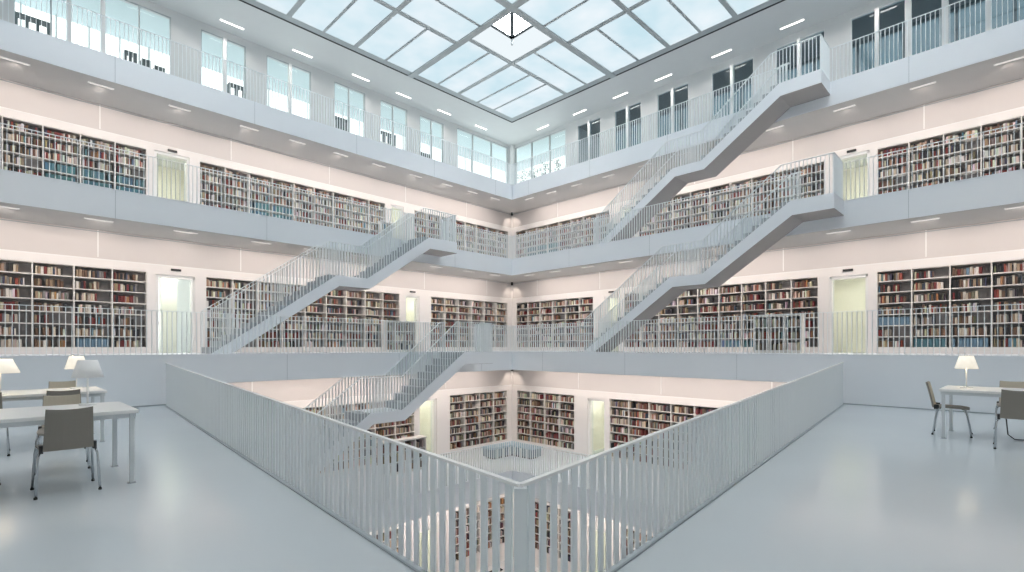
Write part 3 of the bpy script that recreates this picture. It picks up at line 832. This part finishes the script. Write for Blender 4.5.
def make_chair():
    """faces +y, origin on the floor under the seat centre"""
    o = empty('chair', (0, 0, 0), 'x', 'chair', rz=1e-6)
    mb = MB(); n = 8; bot = []; top = []
    out = [(-.18, -.20), (-.12, -.215), (.12, -.215), (.18, -.20), (.205, -.10), (.21, .10), (.195, .185), (.15, .205), (-.15, .205), (-.195, .185), (-.21, .10), (-.205, -.10)]
    def sz(x, y): return .445 - .012 * (1 - (x / .21) ** 2) + (.012 if y < -.1 else 0) - (.012 if y > .18 else 0)
    mb.prism([(x, y, sz(x, y) - .018) for x, y in out], [(x, y, sz(x, y)) for x, y in out]); mb.build('seat', 'taupe', o, bevel=.004)
    def back(off, m, name, par, zz0, zz1, wf):
        mb = MB(); K, J = 8, 6; pts = []
        for th in (0, 1):
            for j in range(J + 1):
                z = zz0 + (zz1 - zz0) * j / J
                y0 = -.205 - .085 * ((z - .40) / .42) ** 1.2
                hw = (.178 - .014 * (z - .42) / .4) * wf
                for i in range(K + 1):
                    x = -hw + 2 * hw * i / K
                    y = y0 - .022 * (1 - (x / hw) ** 2) + off - th * .012
                    dz = -.012 * (1 - (x / hw) ** 2) if j == J else 0
                    pts.append((x, y, z + dz))
        mb.v = pts; W1 = K + 1; N = W1 * (J + 1)
        for j in range(J):
            for i in range(K):
                a = j * W1 + i; mb.f.append((a, a + 1, a + W1 + 1, a + W1)); mb.f.append((N + a, N + a + W1, N + a + W1 + 1, N + a + 1))
        for i in range(K):
            mb.f.append((i, N + i, N + i + 1, i + 1)); a = J * W1 + i; mb.f.append((a, a + 1, N + a + 1, N + a))
        for j in range(J):
            a = j * W1; mb.f.append((a, a + W1, N + a + W1, N + a)); a = j * W1 + K; mb.f.append((a, N + a, N + a + W1, a + W1))
        mb.c = [None] * len(mb.f)
        return mb.build(name, m, par, smooth=False)
    b = back(0, 'taupe', 'backrest', o, .42, .81, 1.0)
    p = back(.013, 'beige', 'back_pad', b, .435, .808, .97)
    for sx in (-1, 1):
        for fy, ty in ((-.225, -.16), (.225, .15)):
            mb = MB(); mb.tube([(sx * .175, ty * .8, .418), (sx * .195, ty, .405), (sx * .21, ty * 1.12, .35), (sx * .225, fy, .012)], .011, 8); l = mb.build('leg', 'chrome', o, smooth=True)
            mb = MB(); mb.tube([(sx * .225, fy, .018), (sx * .2255, fy, .0)], .014, 8); mb.build('foot_cap', 'rubber', l)
    mb = MB()
    for ty in (-.13, .12): mb.tube([(-.18, ty, .415), (.18, ty, .415)], .009, 6)
    mb.build('seat_frame', 'chrome', o)
    mb = MB()
    for sx in (-1, 1): mb.box(sx * .188 - .014, sx * .188 + .014, -.21, -.15, .40, .47)
    mb.build('bracket', 'dark', o)
    return o
ch0 = make_chair(); used = []
def chair(x, y, ang, label):
    c = ch0 if not used else copy_tree(ch0); used.append(1)
    c.location = (x, y, 0); c.rotation_euler = (0, 0, ang); c['label'] = label; c['group'] = 'chairs around the reading tables'
    return c
fl = math.radians(45)       # facing (-1,1)
chair(-4.28, 4.80, fl + .03, 'taupe chair with chrome legs seen from behind at the front left table')
chair(-5.09, 5.66, fl + math.pi - .05, 'taupe chair tucked on the far side of the front left table, facing us')
chair(-5.40, 4.94, fl + math.pi + .04, 'chair on the far side of the front left table, only its legs showing')
chair(-6.08, 6.75, fl + .02, 'taupe chair in front of the back left table, below the lit lamp')
chair(-7.21, 8.04, fl + math.pi, 'beige-fronted chair behind the back left table, facing us')
chair(-6.64, 6.28, fl, 'chair in front of the back left table at the very edge of the picture')
fr = math.radians(-45)      # facing (1,1)
chair(6.90, 7.84, math.radians(-135) + .04, 'chair at the void end of the right table, seen from the side')
chair(6.80, 6.72, fr + .03, 'taupe chair seen from behind at the right table by the picture edge')
chair(8.06, 8.02, fr + math.pi + .03, 'beige-fronted chair behind the right table, facing us')

def lamp(x, y, z, label, lit=True, k=.94, kr=1.0):
    o = empty('table_lamp', (x, y, z), label, 'lamp', 'reading table lamps')
    mb = MB(); mb.tube([(x, y, z), (x, y, z + .012), (x, y, z + .018)], .075, 24); mb.build('base', 'frame', o, smooth=False)
    mb = MB(); mb.tube([(x, y, z + .015), (x, y, z + .36 * k)], .009, 10); mb.build('stem', 'frame', o, smooth=True)
    mb = MB(); n = 32; zb, zt = z + .32 * k, z + .52 * k
    for (zz, r) in ((zb, .138 * kr), (zt, .085 * kr), (zt, .083 * kr), (zb, .136 * kr)):
        mb.v += [(x + r * math.cos(2 * math.pi * i / n), y + r * math.sin(2 * math.pi * i / n), zz) for i in range(n)]
    for a, b in ((0, 1), (1, 2), (2, 3), (3, 0)):
        for i in range(n):
            j = (i + 1) % n; mb.f.append((a * n + i, a * n + j, b * n + j, b * n + i)); mb.c.append(None)
    mb.build('lamp_shade', 'shade' if lit else 'shade_off', o, smooth=True)
    mb = MB(); mb.tube([(x, y, z + .36 * k), (x, y, z + .40 * k), (x, y, z + .44 * k)], .028, 12); mb.build('bulb', 'shadebulb' if lit else 'frame', o, smooth=True)
    if lit:
        li = bpy.data.lights.new('lamp_light', 'POINT'); li.energy = 5; li.color = (1, .78, .5); li.shadow_soft_size = .03
        lo = bpy.data.objects.new('lamp_light', li); lo.location = (0, 0, .47 * k); lo.parent = o; COL.objects.link(lo)
lamp(-4.60, 5.42, .74, 'unlit white lamp on the front left table', False)
lamp(-6.62, 7.60, .74, 'lit lamp on the back left table, partly behind the unlit lamp')
lamp(-6.76, 6.60, .74, 'lit lamp at the left picture edge on the back table', True, .90, 1.4)
lamp(6.98, 7.68, .74, 'lit lamp with a glowing cream shade on the right table')
mb = MB(); mb.tube([(7.30, 7.42, .66), (7.31, 7.40, .35), (7.32, 7.38, .08), (7.38, 7.34, .012), (7.6, 7.25, .01), (8.1, 7.0, .01)], .008, 6)
o = mb.build('power_cable', 'dark', smooth=True); tag(o, 'black cable hanging to the floor beside the right table', 'cable')

# ---------------------------------------------------------------- things behind the top storey windows
for i, (a, b, ztop) in enumerate(((18, 50, 11.95), (127, 137, 11.9), (144, 151, 11.8), (157, 165, 11.7), (231, 246, 12.0), (335, 349, 12.1), (381, 396, 12.15), (420, 432, 11.75))):
    cc = 31.4; u1, u0 = ux(a, cc), ux(b, cc)
    o = empty('slatted_rack', P(-1, u0 + u1 - cc, cc, 9.47), ['dark slatted rack behind the leftmost top-storey window, the widest one', 'narrow dark rack behind the wide left window, below its middle mullion', 'narrow dark rack behind the wide left window, second from the right', 'narrow dark rack at the right end of the wide left window', 'dark slatted rack behind the second left window', 'dark slatted rack behind the fourth left window', 'dark slatted rack behind the fifth left window', 'low dark rack behind the sixth left window'][i], 'rack', 'dark racks behind the left top-storey windows')
    mb = MB(); n = max(2, int((u1 - u0) / .16))
    for q in range(n + 1): uu = u0 + (u1 - u0) * q / n; ubox(mb, -1, uu, uu + .05, cc, 0, .3, 9.47, ztop)
    mb.build('upright', 'darkfurn', o)
    for q in range(5):
        mb = MB(); zz = ztop - .05 - q * .55; ubox(mb, -1, u0, u1 + .05, cc, -.01, .31, zz, zz + .05); mb.build('board', 'frame' if q == 1 else 'darkfurn', o)
rnd = random.Random(5)
for i, px in enumerate((523, 534, 545, 557)):
    cc = 31.3; u = ux(px, cc); x, y, _ = P(1, 2 * u - cc, cc, 0)
    o = empty('potted_plant', (x, y, 9.47), '%s teal-green plant from the corner behind the right top-storey glazing' % ORD[i], 'plant', 'plants behind the corner glazing')
    mb = MB(); mb.tube([(x, y, 9.47), (x, y, 10.1)], .16, 12, .24); mb.build('pot', 'frame', o)
    mb = MB(); mb.tube([(x, y, 10.1), (x + .03, y, 11.6)], .025, 6); mb.build('stem', 'darkfurn', o)
    mb = MB()
    for q in range(150):
        a, h, r = rnd.uniform(0, 6.28), rnd.uniform(11.1, 12.15), rnd.uniform(0, .42)
        p = Vector((x + r * math.cos(a), y + r * math.sin(a), h)); d = Vector((rnd.uniform(-1, 1), rnd.uniform(-1, 1), rnd.uniform(-.6, .8))).normalized(); w = d.cross(Vector((0, 0, 1))).normalized() * .035
        mb.quad([p, p + d * .08 + w, p + d * .18, p + d * .08 - w])
    mb.build('foliage', 'leaf', o)

# ---------------------------------------------------------------- lights
def alight(name, loc, rot, sx, sy, e, col):
    l = bpy.data.lights.new(name, 'AREA'); l.shape = 'RECTANGLE'; l.size = sx; l.size_y = sy; l.energy = e; l.color = col
    o = bpy.data.objects.new(name, l); o.location = loc; o.rotation_euler = rot; COL.objects.link(o); return o
for k in (-1, 0, 1, 2):
    top = LV[k + 1]['z'] - TH; cy = LV[k]['w']
    l = bpy.data.lights.new('corner_spot', 'SPOT'); l.energy = 9; l.color = (1, .86, .74); l.spot_size = math.radians(120); l.spot_blend = .8; l.shadow_soft_size = .05
    o = bpy.data.objects.new('corner_spot', l); o.location = (0, cy - .6, top - .2); COL.objects.link(o)
    o.rotation_euler = (math.radians(35), 0, 0)
w = bpy.data.worlds.new('World'); sc.world = w; w.use_nodes = True
w.node_tree.nodes['Background'].inputs[0].default_value = (.6, .75, .85, 1); w.node_tree.nodes['Background'].inputs[1].default_value = 1.0

# ---------------------------------------------------------------- camera and view
cam = bpy.data.cameras.new('camera'); co = bpy.data.objects.new('camera', cam); COL.objects.link(co)
co.location = (0, 0, CAMZ); co.rotation_euler = (math.radians(90), 0, 0)
cam.sensor_width = 36; cam.lens = 36 * F / 1024; cam.shift_y = 61 / 1024; cam.clip_start = .05; cam.clip_end = 200
sc.camera = co
sc.view_settings.view_transform = 'Standard'; sc.view_settings.look = 'None'; sc.view_settings.gamma = 1.0; sc.view_settings.exposure = 0.70
sc.view_settings.use_curve_mapping = False
sc.cycles.max_bounces = 8; sc.cycles.diffuse_bounces = 6; sc.cycles.transparent_max_bounces = 8; sc.cycles.glossy_bounces = 3
sc.cycles.use_denoising = True
bpy.context.view_layer.update()
